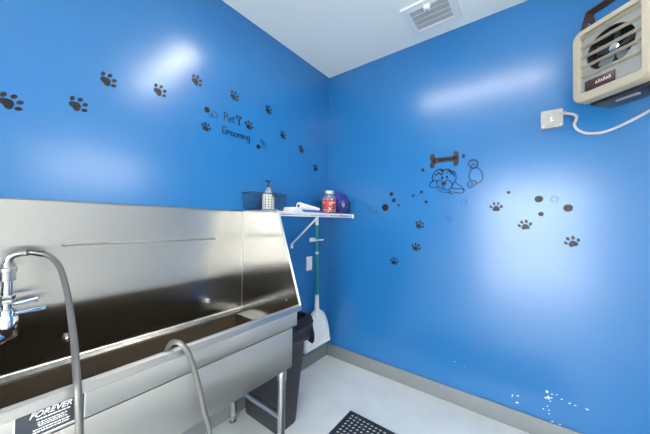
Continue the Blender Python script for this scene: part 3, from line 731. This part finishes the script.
# grille panel with a round opening
ox, oz, orr = W/2-.002, .212, .090
pn = 28
outer = []
for k in range(pn):
    a = 2*PI*k/pn; ca, sa = math.cos(a), math.sin(a)
    u0, u1, v0, v1 = .034-ox, W-.034-ox, .046-oz, HH-.030-oz
    s_ = min([q for q in ((u1/ca if ca > 1e-6 else 9), (u0/ca if ca < -1e-6 else 9), (v1/sa if sa > 1e-6 else 9), (v0/sa if sa < -1e-6 else 9))])
    outer.append((ox+ca*s_, oz+sa*s_))
MB().ringprism(outer, circ(ox, oz, orr, n=pn), hf, .018, .022).build('grille_panel', 'hpanel', he)
MB().box((.034, .016, .046), (W-.034, .018, .100)).build('lower_panel', 'hpanel', he)
MB().ringprism(circ(ox, oz, orr+.004, n=pn), circ(ox, oz, orr-.002, n=pn), hf, .022, .075).build('fan_shroud', 'hdark', he)
MB().prism(circ(ox, oz, orr+.002, n=pn), hf, .082, .086).build('shroud_back', 'hdark', he)
for k in range(5):
    v = .128+k*.0475
    m_ = Matrix.Translation((0, .004, v)) @ Matrix.Rotation(math.radians(-28), 4, 'X')
    MB().box((.030, 0, -.0010), (W-.030, .016, .0010), .0004, mtx=m_).build('louver', 'hbeige', he)
fn = MB().lathe([(0, -.012), (.018, -.010), (.022, 0), (.022, .014), (0, .014)], 20, Matrix.Translation((ox, .052, oz)) @ Matrix.Rotation(-PI/2, 4, 'X')).build('fan_hub', 'chrome', he)
for k in range(5):
    a = 2*PI*k/5+.3; b = MB()
    q = [(.018, -.010), (.05, -.024), (.078, -.022), (.080, .012), (.05, .016), (.018, .008)]
    vs0 = []; vs1 = []
    for r_, w_ in q:
        p = Vector((r_, w_*.9, w_*.55))
        x = p.x*math.cos(a)-p.y*math.sin(a); z = p.x*math.sin(a)+p.y*math.cos(a)
        vs0.append(b.bm.verts.new((ox+x, .056+p.z, oz+z))); vs1.append(b.bm.verts.new((ox+x, .058+p.z, oz+z)))
    b.bm.faces.new(vs0); b.bm.faces.new(vs1[::-1])
    for i in range(6): b.bm.faces.new((vs0[i], vs1[i], vs1[(i+1) % 6], vs0[(i+1) % 6]))
    b.build('fan_blade', 'fan', fn, smooth=False)
lb = MB().box((.050, .010, .052), (.165, .016, .098), .001).build('nameplate', 'hlabel', he)
b = MB()
for k in range(6): b.tube(crspline([(.095+k*.010, .0095, .068), (.098+k*.010, .0095, .080+.004*(k % 2)), (.102+k*.010, .0095, .069)], 3), .0012, 5)
b.build('nameplate_lettering', 'lettergrey', lb)
# underside: its shade put in as a dark plate, plus pale terminal tab
MB().box((.045, .05, -.012), (W-.03, D-.01, .006), .003).build('underside_shade', 'hdark', he)
MB().box((.12, .085, -.020), (.20, .10, -.011), .002).build('bottom_tab', 'galv', he)
# yoke bracket
for u in (-.004, W-.002):
    f = lambda a, c, d: (u+d, a, c)
    outer = [(.035, HH-.06), (.165, HH-.06), (.155, HH+.05), (.135, HH+.135), (.095, HH+.135), (.065, HH+.06)]
    inner = [(.085, HH+.02), (.135, HH+.02), (.132, HH+.05), (.122, HH+.085), (.105, HH+.085), (.095, HH+.06)]
    MB().ringprism(outer, inner, f, 0, .006).build('bracket_arm', 'hbrown', he, smooth=False)
MB().box((-.004, .09, HH+.128), (W+.004, .14, HH+.134)).build('bracket_bar', 'hbrown', he, smooth=False)
MB().box((W/2-.02, .105, HH+.134), (W/2+.02, .125, H-hzz-.004)).build('bracket_stem', 'hbrown', he, smooth=False)
MB().box((W/2-.06, .075, H-hzz-.006), (W/2+.06, .155, H-hzz-.0005)).build('ceiling_plate', 'hbrown', he, smooth=False)

# junction box and cable
jb = thing('junction_box', 'square galvanized junction box on the blue wall below the heater', 'junction box', (0, -1.697, 1.936))
jf = lambda u, v, d: (-d, -u, v)
MB().prism(rrect(-.048, -.050, .048, .050, .005), jf, .0005, .040).build('box_body', 'galv', jb)
MB().prism(rrect(-.051, -.053, .051, .053, .010), jf, .040, .0435).build('cover_plate', 'galv', jb)
for u, v in ((-.040, -.040), (.040, -.040), (.040, .040)):
    MB().lathe([(0, 0), (.006, 0), (.005, .003), (0, .0035)], 10, Matrix.Translation(jf(u, v, .0435)) @ Matrix.Rotation(-PI/2, 4, 'Y')).build('cover_screw', 'tube', jb)
b = MB(); strokes(b, [[(-.002, -.012), (-.002, .008)], [(-.006, -.012), (.008, -.010)], [(-.008, .004), (.002, .010)]], jf, .005, .0436, .0440); b.build('chalk_mark', 'white', jb, smooth=False)
cb = [(-.022, -1.745, 1.963), (-.020, -1.770, 1.957), (-.016, -1.795, 1.948), (-.009, -1.808, 1.935), (-.007, -1.806, 1.915), (-.007, -1.799, 1.890), (-.007, -1.812, 1.858), (-.007, -1.84, 1.834), (-.007, -1.88, 1.822), (-.007, -1.93, 1.824), (-.009, -2.0, 1.852), (-.018, -2.09, 1.902), (-.05, -2.15, 1.96), (-.12, -2.13, 2.0), (-.20, -2.065, 2.02), (-.25, -2.01, 2.02), (-.27, -1.985, 2.02)]
ca = tag(MB().tube(crspline(cb, 6), .0075, 10).build('power_cable', 'cable'), 'pale grey cable curving from the junction box up to the heater', 'cable')
MB().tube([(-.022, -1.742, 1.963), (-.022, -1.762, 1.960)], .013, 12).build('cable_clamp', 'galv', ca)

# ------------------------------------------------------------------ perforated rubber mat
x1, y1 = -.526, -.604; p = .029; nx, ny = 27, 40; mg = .026
x0, y0 = x1-2*mg-nx*p, y1-2*mg-ny*p
b = MB(); bm = b.bm; z0, z1 = .001, .007; rh = .0108; n8 = 8
def vring(cx, cy, z): return [bm.verts.new((cx+rh*math.cos(2*PI*k/n8+PI/8), cy+rh*math.sin(2*PI*k/n8+PI/8), z)) for k in range(n8)]
gv = {}
for i in range(nx+1):
    for j in range(ny+1): gv[i, j] = bm.verts.new((x1-mg-i*p, y1-mg-j*p, z1))
for i in range(nx):
    for j in range(ny):
        cx = x1-mg-(i+.5)*p; cy = y1-mg-(j+.5)*p
        t_ = vring(cx, cy, z1); l_ = vring(cx, cy, z0)
        c00, c10, c11, c01 = gv[i, j], gv[i+1, j], gv[i+1, j+1], gv[i, j+1]     # (+,+) (-,+) (-,-) (+,-)
        # ring vertices start at angle 22.5 deg: 0,1 in (+,+) ; 2,3 in (-,+) ; 4,5 in (-,-) ; 6,7 in (+,-)
        for c_, a_, d_ in ((c00, 0, 1), (c10, 2, 3), (c11, 4, 5), (c01, 6, 7)): bm.faces.new((c_, t_[a_], t_[d_]))
        for c_, e_, a_, d_ in ((c00, c10, 1, 2), (c10, c11, 3, 4), (c11, c01, 5, 6), (c01, c00, 7, 0)): bm.faces.new((c_, t_[a_], t_[d_], e_))
        for k in range(n8): bm.faces.new((t_[k], l_[k], l_[(k+1) % n8], t_[(k+1) % n8]))
out_ = [gv[i, 0] for i in range(nx)]+[gv[nx, j] for j in range(ny)]+[gv[i, ny] for i in range(nx, 0, -1)]+[gv[0, j] for j in range(ny, 0, -1)]
def bord(v):
    x = x1-.008 if abs(v.co.x-(x1-mg)) < 1e-5 else (x0+.008 if abs(v.co.x-(x1-mg-nx*p)) < 1e-5 else v.co.x)
    y = y1-.008 if abs(v.co.y-(y1-mg)) < 1e-5 else (y0+.008 if abs(v.co.y-(y1-mg-ny*p)) < 1e-5 else v.co.y)
    return x, y
mid = [bm.verts.new((*bord(v), z1)) for v in out_]
cxm, cym = (x0+x1)/2, (y0+y1)/2
low = [bm.verts.new((v.co.x+(.008 if v.co.x > x1-.02 else (-.008 if v.co.x < x0+.02 else 0)), v.co.y+(.008 if v.co.y > y1-.02 else (-.008 if v.co.y < y0+.02 else 0)), .001)) for v in mid]
for A, B in ((out_, mid), (mid, low)):
    for k in range(len(A)): bm.faces.new((A[k], A[(k+1) % len(A)], B[(k+1) % len(A)], B[k]))
tag(b.build('rubber_mat', 'rubber', smooth=False), 'black perforated rubber mat lying on the grey floor', 'floor mat')

# ------------------------------------------------------------------ daylight beyond the windows
wd = bpy.data.worlds.new('World'); S.world = wd; wd.use_nodes = True
bg = wd.node_tree.nodes['Background']; bg.inputs[0].default_value = (.95, .985, .97, 1); bg.inputs[1].default_value = 14.5
wn = wd.node_tree; tcw = wn.nodes.new('ShaderNodeTexCoord'); sx = wn.nodes.new('ShaderNodeSeparateXYZ'); rp = wn.nodes.new('ShaderNodeValToRGB')
rp.color_ramp.elements[0].position = .46; rp.color_ramp.elements[0].color = (.68, .69, .66, 1)
rp.color_ramp.elements[1].position = .54; rp.color_ramp.elements[1].color = (.95, .985, .97, 1)
mr = wn.nodes.new('ShaderNodeMapRange'); mr.inputs['From Min'].default_value = -1; mr.inputs['From Max'].default_value = 1
wn.links.new(tcw.outputs['Generated'], sx.inputs[0]); wn.links.new(sx.outputs['Z'], mr.inputs['Value']); wn.links.new(mr.outputs[0], rp.inputs[0]); wn.links.new(rp.outputs[0], bg.inputs[0])

# ------------------------------------------------------------------ camera
cam = bpy.data.cameras.new('camera'); co = bpy.data.objects.new('camera', cam); COL.objects.link(co)
cam.sensor_width = 36; cam.lens = 36*267.585/650; cam.clip_start = .02
Rw = [[0.6061835678034571, 0.01782892846480756, 0.7951249030403137], [-0.7952607777660453, 0.0009062800886222867, 0.6062668339958452], [0.010088482146304123, -0.9998406412854989, 0.014728019615208338]]
mw = Matrix(((Rw[0][0], -Rw[0][1], -Rw[0][2], -2.13075788), (Rw[1][0], -Rw[1][1], -Rw[1][2], -1.58794499), (Rw[2][0], -Rw[2][1], -Rw[2][2], 1.3102301), (0, 0, 0, 1)))
co.matrix_world = mw
S.camera = co
S.view_settings.view_transform = 'Standard'; S.view_settings.look = 'None'; S.view_settings.gamma = 1; S.view_settings.use_curve_mapping = False
S.view_settings.exposure = 0.26
S.cycles.use_denoising = True
S.cycles.max_bounces = 12
